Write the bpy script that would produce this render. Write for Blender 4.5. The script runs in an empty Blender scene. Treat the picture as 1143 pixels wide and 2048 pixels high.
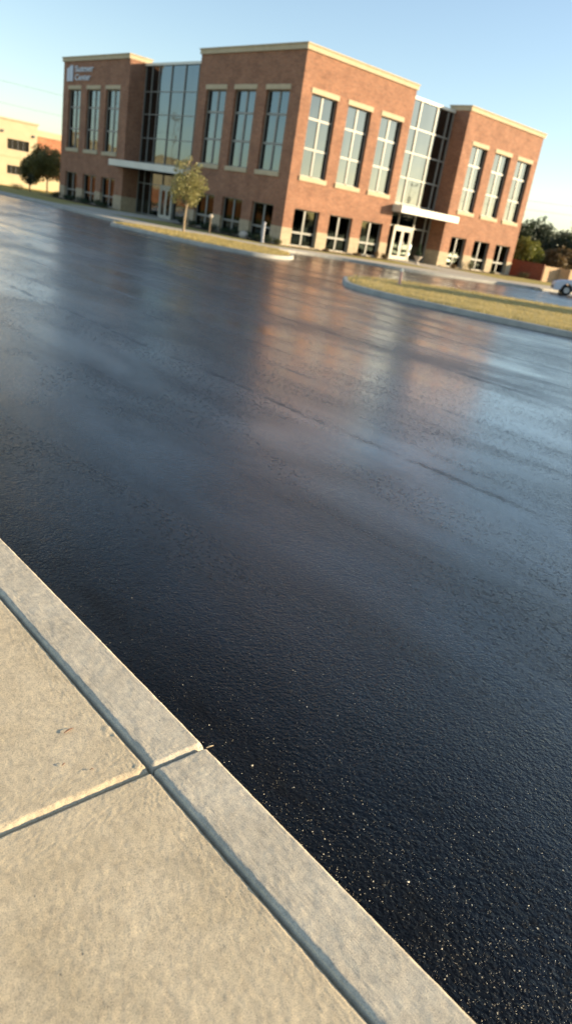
import bpy, math, random
import numpy as np
from mathutils import Vector, Matrix
random.seed(7); rng = np.random.default_rng(11)
SC = bpy.context.scene; COL = SC.collection
S = 1.25                        # the whole place is laid out in units of 1.25 m and scaled once at the end
R = math.radians

# ------------------------------------------------------------------ tagging / objects
def tag(o, label=None, cat=None, group=None, kind=None):
    if label: o['label'] = label
    if cat: o['category'] = cat
    if group: o['group'] = group
    if kind: o['kind'] = kind
    return o
def empty(name, loc=(0,0,0), rz=0.0):
    o = bpy.data.objects.new(name, None); COL.objects.link(o)
    o.location = loc; o.rotation_euler = (0,0,rz); o.empty_display_size = .1
    return o
class MB:
    def __init__(s): s.v=[]; s.f=[]; s.sm=[]
    def add(s, vs, fs, smooth=False):
        b=len(s.v); s.v += [tuple(map(float,p)) for p in vs]
        s.f += [tuple(i+b for i in f) for f in fs]; s.sm += [smooth]*len(fs); return s
    def box(s, x0,x1,y0,y1,z0,z1):
        vs=[(x0,y0,z0),(x1,y0,z0),(x1,y1,z0),(x0,y1,z0),(x0,y0,z1),(x1,y0,z1),(x1,y1,z1),(x0,y1,z1)]
        return s.add(vs,[(0,3,2,1),(4,5,6,7),(0,1,5,4),(1,2,6,5),(2,3,7,6),(3,0,4,7)])
    def quad(s,a,b,c,d): return s.add([a,b,c,d],[(0,1,2,3)])
    def tube(s, pts, rads, n=8, cap=True, smooth=True):
        pts=[Vector(p) for p in pts]; vs=[]
        for i,p in enumerate(pts):
            d=(pts[min(i+1,len(pts)-1)]-pts[max(i-1,0)]).normalized()
            a=d.orthogonal().normalized() if i==0 else (a-d*a.dot(d)).normalized()
            b=d.cross(a)
            for k in range(n):
                t=2*math.pi*k/n; vs.append(p+(a*math.cos(t)+b*math.sin(t))*rads[i])
        fs=[]
        for i in range(len(pts)-1):
            for k in range(n):
                k2=(k+1)%n; fs.append((i*n+k,i*n+k2,(i+1)*n+k2,(i+1)*n+k))
        s.add(vs,fs,smooth)
        if cap: s.add(vs[:n],[tuple(range(n))[::-1]]); s.add(vs[-n:],[tuple(range(n))])
        return s
    def prism(s, poly, z0, z1):
        n=len(poly); vs=[(x,y,z0) for x,y in poly]+[(x,y,z1) for x,y in poly]
        fs=[tuple(range(n))[::-1],tuple(range(n,2*n))]+[(i,(i+1)%n,n+(i+1)%n,n+i) for i in range(n)]
        return s.add(vs,fs)
    def sphere(s, c, r, nu=12, nv=8):
        r = (r,r,r) if not hasattr(r,'__len__') else r
        vs=[]; fs=[]
        for j in range(nv+1):
            ph=math.pi*j/nv
            for i in range(nu):
                t=2*math.pi*i/nu; vs.append((c[0]+r[0]*math.sin(ph)*math.cos(t),c[1]+r[1]*math.sin(ph)*math.sin(t),c[2]+r[2]*math.cos(ph)))
        for j in range(nv):
            for i in range(nu): fs.append((j*nu+i,(j+1)*nu+i,(j+1)*nu+(i+1)%nu,j*nu+(i+1)%nu))
        return s.add(vs,fs,True)
    def build(s, name, mat, parent=None, bevel=0):
        me=bpy.data.meshes.new(name); me.from_pydata(s.v,[],s.f); me.polygons.foreach_set('use_smooth',s.sm); me.update()
        me.materials.append(mat); o=bpy.data.objects.new(name,me); COL.objects.link(o)
        if parent: o.parent=parent
        if bevel:
            m=o.modifiers.new('bevel','BEVEL'); m.width=bevel; m.segments=2; m.limit_method='ANGLE'
        return o

# ------------------------------------------------------------------ materials
def new_mat(name):
    m=bpy.data.materials.new(name); m.use_nodes=True; nt=m.node_tree
    return m, nt, nt.nodes['Principled BSDF']
def N(nt, typ, **kw):
    n=nt.nodes.new(typ)
    for k,v in kw.items():
        if k.startswith('i_'): n.inputs[k[2:].replace('_',' ')].default_value=v
        else: setattr(n,k,v)
    return n
def coord(nt, scale=(1,1,1), rot=(0,0,0)):
    tc=nt.nodes.new('ShaderNodeNewGeometry'); mp=nt.nodes.new('ShaderNodeMapping')
    mp.inputs['Scale'].default_value=scale; mp.inputs['Rotation'].default_value=rot
    nt.links.new(tc.outputs['Position'],mp.inputs['Vector']); return mp.outputs[0]
def ocoord(nt, scale=(1,1,1)):
    tc=nt.nodes.new('ShaderNodeTexCoord'); mp=nt.nodes.new('ShaderNodeMapping'); mp.inputs['Scale'].default_value=scale
    nt.links.new(tc.outputs['Object'],mp.inputs['Vector']); return mp.outputs[0]
def noise(nt, vec, scale, detail=4, rough=.55, dist=0):
    n=nt.nodes.new('ShaderNodeTexNoise'); n.inputs['Scale'].default_value=scale; n.inputs['Detail'].default_value=detail
    n.inputs['Roughness'].default_value=rough; n.inputs['Distortion'].default_value=dist
    nt.links.new(vec,n.inputs['Vector']); return n.outputs[0]
def ramp(nt, fac, stops):
    r=nt.nodes.new('ShaderNodeValToRGB'); cr=r.color_ramp
    while len(cr.elements)<len(stops): cr.elements.new(.5)
    for e,(p,c) in zip(cr.elements,stops):
        e.position=p; e.color=(*c,1) if hasattr(c,'__len__') else (c,c,c,1)
    nt.links.new(fac,r.inputs[0]); return r.outputs[0]
def math_(nt, op, a, b=None, clamp=False):
    n=nt.nodes.new('ShaderNodeMath'); n.operation=op; n.use_clamp=clamp
    for i,x in enumerate((a,b)):
        if x is None: continue
        if hasattr(x,'links'): nt.links.new(x,n.inputs[i])
        else: n.inputs[i].default_value=x
    return n.outputs[0]
def mixc(nt, fac, a, b, mode='MIX'):
    n=nt.nodes.new('ShaderNodeMix'); n.data_type='RGBA'; n.blend_type=mode
    for i,x in ((0,fac),(6,a),(7,b)):
        if hasattr(x,'links'): nt.links.new(x,n.inputs[i])
        else: n.inputs[i].default_value = x if not hasattr(x,'__len__') else (*x,1)
    return n.outputs[2]
def bump(nt, h, dist, strength=1.0, normal=None):
    b=nt.nodes.new('ShaderNodeBump'); b.inputs['Distance'].default_value=dist; b.inputs['Strength'].default_value=strength
    nt.links.new(h,b.inputs['Height'])
    if normal is not None: nt.links.new(normal,b.inputs['Normal'])
    return b.outputs[0]

def plain(name, col, rough=.6, metal=0, var=.12, vs=3.0, bmp=0):
    m,nt,p=new_mat(name)
    v=coord(nt); f=noise(nt,v,vs,5)
    c=ramp(nt,f,[(.3,[x*(1-var) for x in col]),(.7,[min(1,x*(1+var)) for x in col])])
    nt.links.new(c,p.inputs['Base Color']); p.inputs['Roughness'].default_value=rough; p.inputs['Metallic'].default_value=metal
    if bmp: nt.links.new(bump(nt,noise(nt,v,vs*12,3),bmp),p.inputs['Normal'])
    return m

def brick_mat(name, c1, c2, mortar, bw=.30, rh=.085):
    m,nt,p=new_mat(name)
    g=nt.nodes.new('ShaderNodeNewGeometry'); sp=nt.nodes.new('ShaderNodeSeparateXYZ'); nt.links.new(g.outputs['Position'],sp.inputs[0])
    cb=nt.nodes.new('ShaderNodeCombineXYZ'); nt.links.new(math_(nt,'ADD',sp.outputs[0],sp.outputs[1]),cb.inputs[0]); nt.links.new(sp.outputs[2],cb.inputs[1])
    br=N(nt,'ShaderNodeTexBrick'); br.inputs['Scale'].default_value=1; br.inputs['Brick Width'].default_value=bw; br.inputs['Row Height'].default_value=rh
    br.inputs['Mortar Size'].default_value=.009; br.inputs['Mortar Smooth'].default_value=.3; br.inputs['Bias'].default_value=-.1
    br.inputs['Color1'].default_value=(*c1,1); br.inputs['Color2'].default_value=(*c2,1); br.inputs['Mortar'].default_value=(*mortar,1)
    nt.links.new(cb.outputs[0],br.inputs['Vector'])
    f=noise(nt,g.outputs['Position'],.9,6,.6); f2=noise(nt,cb.outputs[0],7,2)
    c=mixc(nt,1.0,br.outputs[0],ramp(nt,f,[(.3,(.78,.76,.74)),(.7,(1.18,1.2,1.2))]),'MULTIPLY')
    c=mixc(nt,.5,c,ramp(nt,f2,[(.35,(.75,.72,.7)),(.65,(1.25,1.25,1.25))]),'MULTIPLY')
    nt.links.new(c,p.inputs['Base Color']); p.inputs['Roughness'].default_value=.85
    nt.links.new(bump(nt,br.outputs['Fac'],-.006,.8),p.inputs['Normal'])
    return m
def glass_mat(name, tint, wav=.0012, rough=.03):
    m,nt,p=new_mat(name)
    v=coord(nt); f=noise(nt,coord(nt,(1,1,.25)),.7,2)
    p.inputs['Metallic'].default_value=1
    nt.links.new(ramp(nt,f,[(.3,[x*.93 for x in tint]),(.7,[x*1.07 for x in tint])]),p.inputs['Base Color'])
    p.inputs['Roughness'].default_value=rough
    nt.links.new(bump(nt,noise(nt,v,.9,1),wav*10,.5),p.inputs['Normal'])
    return m

M={}
M['brick']=brick_mat('brick',(.345,.148,.077),(.235,.098,.053),(.34,.25,.17))
M['far_brick']=brick_mat('far_brick',(.45,.17,.08),(.36,.13,.065),(.4,.28,.2))
M['fence_brick']=brick_mat('fence_brick',(.22,.062,.035),(.17,.05,.03),(.2,.1,.07))
def stone_mat():
    m,nt,p=new_mat('limestone')
    g=nt.nodes.new('ShaderNodeNewGeometry'); sp=nt.nodes.new('ShaderNodeSeparateXYZ'); nt.links.new(g.outputs['Position'],sp.inputs[0])
    cb=nt.nodes.new('ShaderNodeCombineXYZ'); nt.links.new(math_(nt,'ADD',sp.outputs[0],sp.outputs[1]),cb.inputs[0]); nt.links.new(sp.outputs[2],cb.inputs[1])
    br=N(nt,'ShaderNodeTexBrick'); br.inputs['Scale'].default_value=1; br.inputs['Brick Width'].default_value=.8; br.inputs['Row Height'].default_value=.4
    br.inputs['Mortar Size'].default_value=.008
    br.inputs['Color1'].default_value=(.50,.40,.26,1); br.inputs['Color2'].default_value=(.44,.35,.23,1); br.inputs['Mortar'].default_value=(.3,.25,.18,1)
    nt.links.new(cb.outputs[0],br.inputs['Vector'])
    c=mixc(nt,.7,br.outputs[0],ramp(nt,noise(nt,g.outputs['Position'],5,6,.65),[(.3,(.72,.72,.72)),(.7,(1.2,1.2,1.2))]),'MULTIPLY')
    nt.links.new(c,p.inputs['Base Color']); p.inputs['Roughness'].default_value=.9
    nt.links.new(bump(nt,noise(nt,g.outputs['Position'],18,5,.7),.01,.6),p.inputs['Normal'])
    return m
M['stone']=stone_mat()
M['cap']=plain('cap_stone',(.52,.42,.27),.85,var=.08,vs=2)
M['alu']=plain('aluminium_frame',(.24,.236,.205),.45,var=.05)
M['alu_dark']=plain('dark_frame',(.12,.125,.13),.5)
M['white_paint']=plain('white_paint',(.72,.70,.60),.5,var=.04)
M['door']=plain('door_paint',(.46,.44,.36),.5,var=.04)
M['canopy']=plain('canopy_metal',(.66,.64,.54),.42,var=.05,vs=1)
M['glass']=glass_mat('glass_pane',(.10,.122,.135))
M['glass_low']=glass_mat('glass_low',(.022,.028,.022),.0004)  # dark green tint stands in for reflected trees and mutes glare
M['roofing']=plain('roofing',(.16,.15,.14),.9)
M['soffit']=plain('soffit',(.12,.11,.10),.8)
M['cream']=plain('cream_stucco',(.56,.46,.30),.9,var=.06,vs=1.2)
M['far_dark']=plain('dark_window',(.03,.03,.025),.15)
M['sign_metal']=plain('sign_metal',(.42,.47,.56),.4,var=.05)
M['sign_text']=plain('sign_text',(.45,.47,.53),.4,var=.05)
M['bark']=plain('bark',(.20,.145,.09),.95,var=.3,vs=14,bmp=.01)
M['pale_bark']=plain('pale_bark',(.36,.27,.17),.95,var=.25,vs=14,bmp=.01)
M['post']=plain('post_grey',(.42,.42,.44),.5)
M['pink']=plain('marker_pink',(.55,.32,.28),.6)
M['urn']=plain('urn_stone',(.50,.44,.36),.8)
M['mulch']=plain('mulch',(.07,.045,.028),1,var=.5,vs=25,bmp=.02)
M['wood']=plain('board_wood',(.50,.34,.20),.85,var=.2,vs=6)
M['cable']=plain('cable_black',(.05,.05,.05),.7)
M['car_paint']=plain('car_paint',(.62,.62,.66),.25,var=.02); M['car_paint'].node_tree.nodes['Principled BSDF'].inputs['Roughness'].default_value=.45
M['tyre']=plain('tyre_rubber',(.02,.02,.02),.8); M['rim']=plain('rim_metal',(.4,.4,.42),.3,1)
M['car_glass']=plain('car_glass',(.02,.022,.025),.06); M['lamp']=plain('lamp_lens',(.7,.7,.68),.15)

def leaf_mat(name, a, b, sc=1.2):
    m,nt,p=new_mat(name); v=coord(nt)
    f=noise(nt,v,sc,3); f2=noise(nt,v,sc*9,1)
    c=mixc(nt,.5,ramp(nt,f,[(.35,a),(.65,b)]),ramp(nt,f2,[(.35,a),(.65,b)]))
    nt.links.new(c,p.inputs['Base Color']); p.inputs['Roughness'].default_value=.6
    tr=nt.nodes.new('ShaderNodeBsdfTranslucent'); nt.links.new(c,tr.inputs[0]); mx=nt.nodes.new('ShaderNodeMixShader'); mx.inputs[0].default_value=.3
    out=nt.nodes['Material Output']; nt.links.new(p.outputs[0],mx.inputs[1]); nt.links.new(tr.outputs[0],mx.inputs[2]); nt.links.new(mx.outputs[0],out.inputs[0])
    return m
M['leaf_young']=leaf_mat('leaf_young',(.19,.19,.06),(.38,.34,.14))
M['leaf_dark']=leaf_mat('leaf_dark',(.015,.028,.014),(.045,.065,.022))
M['leaf_mid']=leaf_mat('leaf_mid',(.06,.072,.022),(.16,.155,.055))
M['leaf_olive']=leaf_mat('leaf_olive',(.09,.10,.03),(.22,.21,.07))
M['leaf_lime']=leaf_mat('leaf_lime',(.12,.14,.025),(.24,.24,.05))
M['leaf_rust']=leaf_mat('leaf_rust',(.12,.09,.03),(.26,.16,.07))
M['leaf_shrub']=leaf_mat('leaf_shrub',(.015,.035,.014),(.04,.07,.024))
M['blade']=leaf_mat('blade',(.34,.27,.07),(.64,.47,.17),.7)
def grass_mat(name, a, b, c3):
    m,nt,p=new_mat(name); v=coord(nt)
    c=ramp(nt,noise(nt,v,.8,6,.65),[(.3,a),(.5,b),(.72,c3)])
    c=mixc(nt,.8,c,ramp(nt,noise(nt,v,22,3),[(.3,(.6,.6,.6)),(.7,(1.35,1.35,1.35))]),'MULTIPLY')
    nt.links.new(c,p.inputs['Base Color']); p.inputs['Roughness'].default_value=.95
    nt.links.new(bump(nt,noise(nt,v,30,4,.7),.05),p.inputs['Normal'])
    return m
M['lawn']=grass_mat('lawn_mat',(.26,.23,.05),(.42,.34,.085),(.55,.42,.13))
M['verge']=grass_mat('verge_mat',(.24,.19,.06),(.48,.36,.11),(.60,.44,.17))
M['earth']=grass_mat('earth_mat',(.12,.12,.05),(.2,.17,.07),(.24,.18,.09))

# asphalt: fresh black sealcoat, glossy, pebbled, with dull seams running along the street
def asphalt_mat():
    m,nt,p=new_mat('sealed_asphalt')
    g=nt.nodes.new('ShaderNodeNewGeometry'); pos=g.outputs['Position']
    sp=nt.nodes.new('ShaderNodeSeparateXYZ'); nt.links.new(pos,sp.inputs[0])
    mott=noise(nt,coord(nt,(1,.35,1)),1.1,6,.6,.4)
    strk=noise(nt,coord(nt,(2.2,.10,1)),1.0,5,.6,.3)
    fine=noise(nt,pos,55,4,.7)
    # seams: x positions (scaled), width
    wob=math_(nt,'MULTIPLY',math_(nt,'SUBTRACT',noise(nt,coord(nt,(.35,.35,1)),1.0,3),.5),.35)
    wob2=math_(nt,'MULTIPLY',math_(nt,'SUBTRACT',noise(nt,pos,20,3,.8),.5),.26)
    xx=math_(nt,'ADD',math_(nt,'ADD',sp.outputs[0],wob),wob2)
    seam=None
    for x0,w,st in SEAMS:
        d=math_(nt,'ABSOLUTE',math_(nt,'SUBTRACT',xx,x0*S))
        q=math_(nt,'MULTIPLY',math_(nt,'SUBTRACT',1.0,math_(nt,'DIVIDE',d,w*S),True),st,True)
        seam=q if seam is None else math_(nt,'MAXIMUM',seam,q)
    brk=ramp(nt,noise(nt,coord(nt,(1,.5,1)),4.5,5,.7),[(.40,.05),(.62,.9)])
    seam=math_(nt,'MULTIPLY',seam,brk,True)
    worn=math_(nt,'MULTIPLY',ramp(nt,strk,[(.50,0.0),(.70,.5)]),ramp(nt,fine,[(.42,.05),(.56,1.0)]),True)
    dull=math_(nt,'MAXIMUM',seam,worn,True)
    spk=ramp(nt,noise(nt,coord(nt,(1,.8,1)),34,4,.75),[(.50,0.0),(.60,1.0)])
    amt=ramp(nt,noise(nt,coord(nt,(1,.3,1)),.9,5,.65,.5),[(.38,.12),(.64,.85)])
    dull=math_(nt,'MAXIMUM',dull,math_(nt,'MULTIPLY',spk,amt),True)
    xr=math_(nt,'DIVIDE',math_(nt,'ADD',sp.outputs[0],26.5*S),8*S,True)
    patch=ramp(nt,noise(nt,coord(nt,(1,.45,1)),.42,5,.62,.6),[(.38,0.0),(.62,1.0)])
    rg=math_(nt,'ADD',ramp(nt,mott,[(.3,.05),(.7,.15)]),math_(nt,'MULTIPLY',dull,.30),True)
    rg=math_(nt,'ADD',rg,ramp(nt,xr,[(0.0,.04),(.3,0.0),(.6,.035),(1.0,.11)]),True)
    rg=math_(nt,'ADD',rg,math_(nt,'MULTIPLY',math_(nt,'SUBTRACT',1.0,patch),.06),True)
    nt.links.new(rg,p.inputs['Roughness'])
    base=mixc(nt,dull,(.002,.003,.005),(.007,.0075,.009))
    nt.links.new(base,p.inputs['Base Color'])
    gl=math_(nt,'ADD',ramp(nt,xr,[(0.0,.16),(.05,.28),(.14,.70),(.32,1.0)]),math_(nt,'MULTIPLY',math_(nt,'SUBTRACT',patch,.5),.25))  # gloss lowered towards the kerb so the reflected sky darkens in the foreground
    nt.links.new(math_(nt,'MULTIPLY',gl,math_(nt,'SUBTRACT',1.0,math_(nt,'MULTIPLY',dull,.8)),True),p.inputs['Specular IOR Level'])
    # pebbled relief
    vo=N(nt,'ShaderNodeTexVoronoi',feature='SMOOTH_F1'); vo.inputs['Scale'].default_value=58; vo.inputs['Smoothness'].default_value=.6
    wv=nt.nodes.new('ShaderNodeVectorMath'); wv.operation='ADD'
    nn=nt.nodes.new('ShaderNodeTexNoise'); nn.inputs['Scale'].default_value=60; nt.links.new(pos,nn.inputs['Vector'])
    sc=nt.nodes.new('ShaderNodeVectorMath'); sc.operation='SCALE'; sc.inputs['Scale'].default_value=.016; nt.links.new(nn.outputs['Color'],sc.inputs[0])
    nt.links.new(pos,wv.inputs[0]); nt.links.new(sc.outputs[0],wv.inputs[1]); nt.links.new(wv.outputs[0],vo.inputs['Vector'])
    n1=noise(nt,pos,105,3,.6); n2=noise(nt,pos,28,3,.6)
    h=math_(nt,'ADD',math_(nt,'MULTIPLY',vo.outputs['Distance'],-.7),math_(nt,'MULTIPLY',n1,.6)); h=math_(nt,'ADD',h,math_(nt,'MULTIPLY',n2,.9))
    rel=ramp(nt,xr,[(0.0,1.0),(.22,.70),(.45,.36),(1.0,.18)])
    rel=math_(nt,'MULTIPLY',rel,ramp(nt,mott,[(.35,.75),(.65,1.15)]))
    b1=bump(nt,math_(nt,'MULTIPLY',h,rel),.0088,.85)
    b2=bump(nt,noise(nt,coord(nt,(1,.3,1)),1.6,3),.02,.25,b1)
    nt.links.new(b2,p.inputs['Normal'])
    # the glossy sealer film over it: worn away on the dull seams, weakened near the kerb to darken the sky sheen there
    film=math_(nt,'MULTIPLY',ramp(nt,xr,[(0.0,0.0),(.10,.12),(.28,.60),(.5,.95)]),math_(nt,'SUBTRACT',1.0,math_(nt,'MULTIPLY',dull,.9)),True)
    film=math_(nt,'MULTIPLY',film,ramp(nt,patch,[(0.0,.12),(1.0,1.0)]))
    nt.links.new(film,p.inputs['Coat Weight']); p.inputs['Coat IOR'].default_value=1.6
    nt.links.new(math_(nt,'ADD',rg,-.01,True),p.inputs['Coat Roughness']); nt.links.new(bump(nt,math_(nt,'MULTIPLY',h,rel),.0035,.8),p.inputs['Coat Normal'])
    return m
SEAMS=[(-22.85,.085,1.15),(-18.55,.08,1.2),(-26.28,.13,.8),(-15.6,.09,.9),(-20.9,.07,.8),(-21.6,.05,.6),(-12.9,.09,.8),(-24.9,.03,.3)]
M['asphalt']=asphalt_mat()

def concrete_mat(name, c1, c2, brush=False):
    m,nt,p=new_mat(name)
    g=nt.nodes.new('ShaderNodeNewGeometry'); pos=g.outputs['Position']
    a=noise(nt,pos,3.2,7,.62,.5); b=noise(nt,pos,26,5,.7); f=noise(nt,pos,230,3,.7)
    c=ramp(nt,a,[(.30,c1),(.68,c2)])
    c=mixc(nt,.85,c,ramp(nt,b,[(.28,(.74,.74,.76)),(.5,(1,1,1)),(.74,(1.2,1.19,1.15))]),'MULTIPLY')
    c=mixc(nt,.8,c,ramp(nt,f,[(.32,(.42,.42,.44)),(.46,(.98,.98,.98)),(.70,(1.28,1.25,1.18))]),'MULTIPLY')
    # stains and pits
    st=ramp(nt,noise(nt,pos,1.6,5,.7,1.2),[(.56,0.0),(.72,.45)]); c=mixc(nt,st,c,[x*.62 for x in c1])
    vo=N(nt,'ShaderNodeTexVoronoi'); vo.inputs['Scale'].default_value=17; vo.inputs['Randomness'].default_value=1; nt.links.new(pos,vo.inputs['Vector'])
    pit=ramp(nt,vo.outputs['Distance'],[(.035,1.0),(.075,0.0)]); pit=math_(nt,'MULTIPLY',pit,ramp(nt,noise(nt,pos,9,1),[(.5,0.0),(.56,.6)]))
    c=mixc(nt,pit,c,(.10,.085,.07))
    nt.links.new(c,p.inputs['Base Color']); p.inputs['Roughness'].default_value=.88
    h=math_(nt,'ADD',math_(nt,'MULTIPLY',f,.55),math_(nt,'MULTIPLY',b,.25))
    if brush:
        lines=noise(nt,coord(nt,(150,10,1)),1.0,4,.75); h=math_(nt,'ADD',h,math_(nt,'MULTIPLY',lines,.7))
        c2n=mixc(nt,.40,c,ramp(nt,lines,[(.36,(.62,.62,.63)),(.52,(1.05,1.05,1.05))]),'MULTIPLY'); nt.links.new(c2n,p.inputs['Base Color'])
    h=math_(nt,'SUBTRACT',h,pit)
    nt.links.new(bump(nt,h,.0035 if not brush else .003,.6),p.inputs['Normal'])
    return m
M['slab']=concrete_mat('slab_concrete',(.56,.445,.28),(.68,.555,.37))
M['kerb']=concrete_mat('kerb_concrete',(.52,.445,.325),(.66,.575,.43),True)
M['far_conc']=plain('far_concrete',(.52,.45,.34),.9,var=.15,vs=2.5)
M['kerb_far']=plain('far_kerb',(.40,.38,.33),.85,var=.15,vs=3)
M['sand']=plain('sand_and_glint',(.70,.64,.50),.8,var=.4,vs=90)

# ------------------------------------------------------------------ noise for height fields
def vnoise(x, y, f, seed=0):
    x=x*f; y=y*f; xi=np.floor(x).astype(np.int64); yi=np.floor(y).astype(np.int64); fx=x-xi; fy=y-yi
    fx=fx*fx*(3-2*fx); fy=fy*fy*(3-2*fy)
    def h(a,b):
        n=(a*374761393+b*668265263+seed*144665)&0xffffffff; n=((n^(n>>13))*1274126177)&0xffffffff
        return ((n^(n>>16))&0xffff)/65535.0
    return (h(xi,yi)*(1-fx)*(1-fy)+h(xi+1,yi)*fx*(1-fy)+h(xi,yi+1)*(1-fx)*fy+h(xi+1,yi+1)*fx*fy)*2-1
def grid_obj(name, X, Y, Z, mat):
    ny,nx=X.shape; co=np.stack([X,Y,Z],-1).reshape(-1,3)
    idx=np.arange(nx*ny).reshape(ny,nx); q=np.stack([idx[:-1,:-1],idx[:-1,1:],idx[1:,1:],idx[1:,:-1]],-1).reshape(-1,4)
    me=bpy.data.meshes.new(name); me.vertices.add(len(co)); me.vertices.foreach_set('co',co.ravel())
    me.loops.add(q.size); me.loops.foreach_set('vertex_index',q.ravel()); me.polygons.add(len(q))
    me.polygons.foreach_set('loop_start',np.arange(0,q.size,4)); me.polygons.foreach_set('use_smooth',np.ones(len(q),bool))
    me.update(calc_edges=True); me.validate(); me.materials.append(mat)
    o=bpy.data.objects.new(name,me); COL.objects.link(o); return o
def axis(*segs):
    out=[]
    for a,b,st in segs: out.append(np.arange(a,b-1e-9,st))
    out.append([segs[-1][1]]); return np.concatenate(out)

# ------------------------------------------------------------------ near pavement and kerb
KO=-26.465; KI=-26.665; JV=-30.38; ZA=-.13
ya=axis((-60,-34,.5),(-34,-32.2,.03),(-32.2,-30.50,.006),(-30.50,-30.26,.0025),(-30.26,-28.2,.008),(-28.2,-26,.05),(-26,60,1.0))
def cross(Y):   # distances to the cut joints across the pavement (every 3.6 units)
    k=np.round((Y-JV)/3.6); return Y-JV-k*3.6
def smooth(t): t=np.clip(t,0,1); return t*t*(3-2*t)
# pavement
xa=axis((-30.6,-28.2,.06),(-28.2,-27.2,.012),(-27.2,-26.76,.005),(-26.76,KI-.0045,.0022))
X,Y=np.meshgrid(xa,ya)
near=(np.abs(Y-JV)<2.4)
rag=(vnoise(X,Y,38,1)*.5+vnoise(X,Y,90,2)*.35)
dk=(KI-.0055)-X                      # distance to the joint with the kerb
d2=cross(Y)
Z=np.zeros_like(X)-.004
# tooled edge facing the kerb: narrow rounding
Z-= .008*(1-smooth((dk+.002*rag)/.017))**1.5
# cut joint: far side has a broad ragged shoulder, near side a narrow one
far_side=d2>0
wj=np.where(far_side,.030+.012*rag,.010+.003*rag)
tj=smooth((np.abs(d2)-.0035)/wj)
Z-= np.where(far_side,.011,.008)*(1-tj)**1.5
Z-= .05*(np.abs(d2)<.0042)
Z-= .05*(dk<.0022)
Z+= np.where(near,.0002*vnoise(X,Y,24,3)+.0003*vnoise(X,Y,80,4)+.0005*vnoise(X,Y,150,5),0)+.0015*vnoise(X,Y,2.5,6)
# lumps of spilt mortar by the joint
for cx,cy,r,hh in [(-26.695,-30.15,.016,.004),(-26.71,-30.17,.009,.003),(-26.69,-30.19,.007,.003),(-26.70,-30.345,.012,.004)]:
    rr=np.hypot(X-cx,Y-cy)/r; Z+= hh*np.clip(1-rr*rr,0,1)*(.6+.6*rag)
walk=grid_obj('sidewalk',X,Y,Z,M['slab']); tag(walk,kind='structure')
# kerb
xk=axis((KI,KI+.06,.0022),(KI+.06,KO-.03,.006),(KO-.03,KO,.0022))
X,Y=np.meshgrid(xk,ya); near=(np.abs(Y-JV)<2.4)
rag=(vnoise(X,Y,30,11)*.5+vnoise(X,Y,80,12)*.35)
edge_wob=.0015*vnoise(Y,Y*0,7,13)+.0015*vnoise(Y,Y*0,31,14)
di=X-KI+edge_wob; do=KO-X; d2=cross(Y)
Z=np.zeros_like(X)+.004
Z-= .006*(1-smooth((di+.003*rag)/.020))**1.2
Z-= .05*(X-KI<.003)
Z-= .016*(1-smooth((do+.0025*rag)/.022))**2
wj=np.where(d2>0,.022+.008*rag,.012+.004*rag)
Z-= .009*(1-smooth((np.abs(d2)-.003)/wj))**1.5 + .05*(np.abs(d2)<.0045)
chip=np.hypot((X-KO)/.030,(Y-JV-.004)/.022); Z-= .022*np.clip(1-chip,0,1)*(1+rag)
Z+= np.where(near,.0007*vnoise(X,Y,40,15)+.0005*vnoise(X,Y,120,16),0)+.001*vnoise(X,Y,3,17)
Z[:,-1]=ZA-.06; X[:,-1]=KO+.004
Z[:,0]=-.06
kerb=grid_obj('kerb',X,Y,Z,M['kerb']); tag(kerb,kind='structure')
MB().box(-30.6,KI+.001,-60,60,-.3,-.055).build('sidewalk_bed',M['mulch'])['kind']='structure'

# ground sheets
MB().box(-1200,1200,-1200,1200,-.6,-.34).build('ground',M['earth'])['kind']='structure'
MB().add([(KO-.25,-160,ZA),(75,-160,ZA),(75,160,ZA),(KO-.25,160,ZA)],[(0,1,2,3)]).build('road',M['asphalt'])['kind']='structure'
MB().add([(-30.6,-160,-.03),(-30.6,160,-.03),(-200,160,-.03),(-200,-160,-.03)],[(0,1,2,3)]).build('lawn',M['lawn'])['kind']='structure'

# ------------------------------------------------------------------ far pavements, islands
def catmull(P, n=8, closed=False):
    P=[Vector((*p,0)) for p in P]; out=[]; L=len(P)
    rngi=range(L) if closed else range(L-1)
    for i in rngi:
        p0=P[(i-1)%L] if closed or i>0 else P[0]; p1=P[i]; p2=P[(i+1)%L]; p3=P[(i+2)%L] if closed or i+2<L else P[-1]
        for k in range(n):
            t=k/n; q=.5*((2*p1)+(p2-p0)*t+(2*p0-5*p1+4*p2-p3)*t*t+(3*p1-p0-3*p2+p3)*t**3); out.append((q.x,q.y))
    if not closed: out.append((P[-1].x,P[-1].y))
    return out
near_edge=catmull([(-7.7,150),(-7.7,60),(-7.7,20),(-7.6,12),(-7.9,5),(-7.7,1.6),(-6.6,.2),(-5.0,-.6),(-4.6,-2.1),(-3.4,-3.4),(-1.4,-3.3),(.8,-4.1),(3,-5.9),(5.2,-7.1),(8.5,-7.9),(13.4,-8.7),(30,-9.6),(75,-10)],6)
far_edge=catmull([(-7.0,150),(-7.0,60),(-6.6,20),(-5.3,12),(-5.0,6),(-4.8,3.6),(-3.6,3.0),(-2.9,2),(-3.1,0),(-1.9,-1.3),(-.2,-1.5),(1.8,-1.9),(4,-3.0),(7,-4.1),(10.4,-5),(14,-5.6),(30,-6.6),(75,-7)],6)
def offset(P, d):
    out=[]
    for i,p in enumerate(P):
        a=Vector(P[max(i-1,0)]); b=Vector(P[min(i+1,len(P)-1)]); t=(b-a).normalized(); out.append((p[0]-t.y*d,p[1]+t.x*d))
    return out
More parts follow.
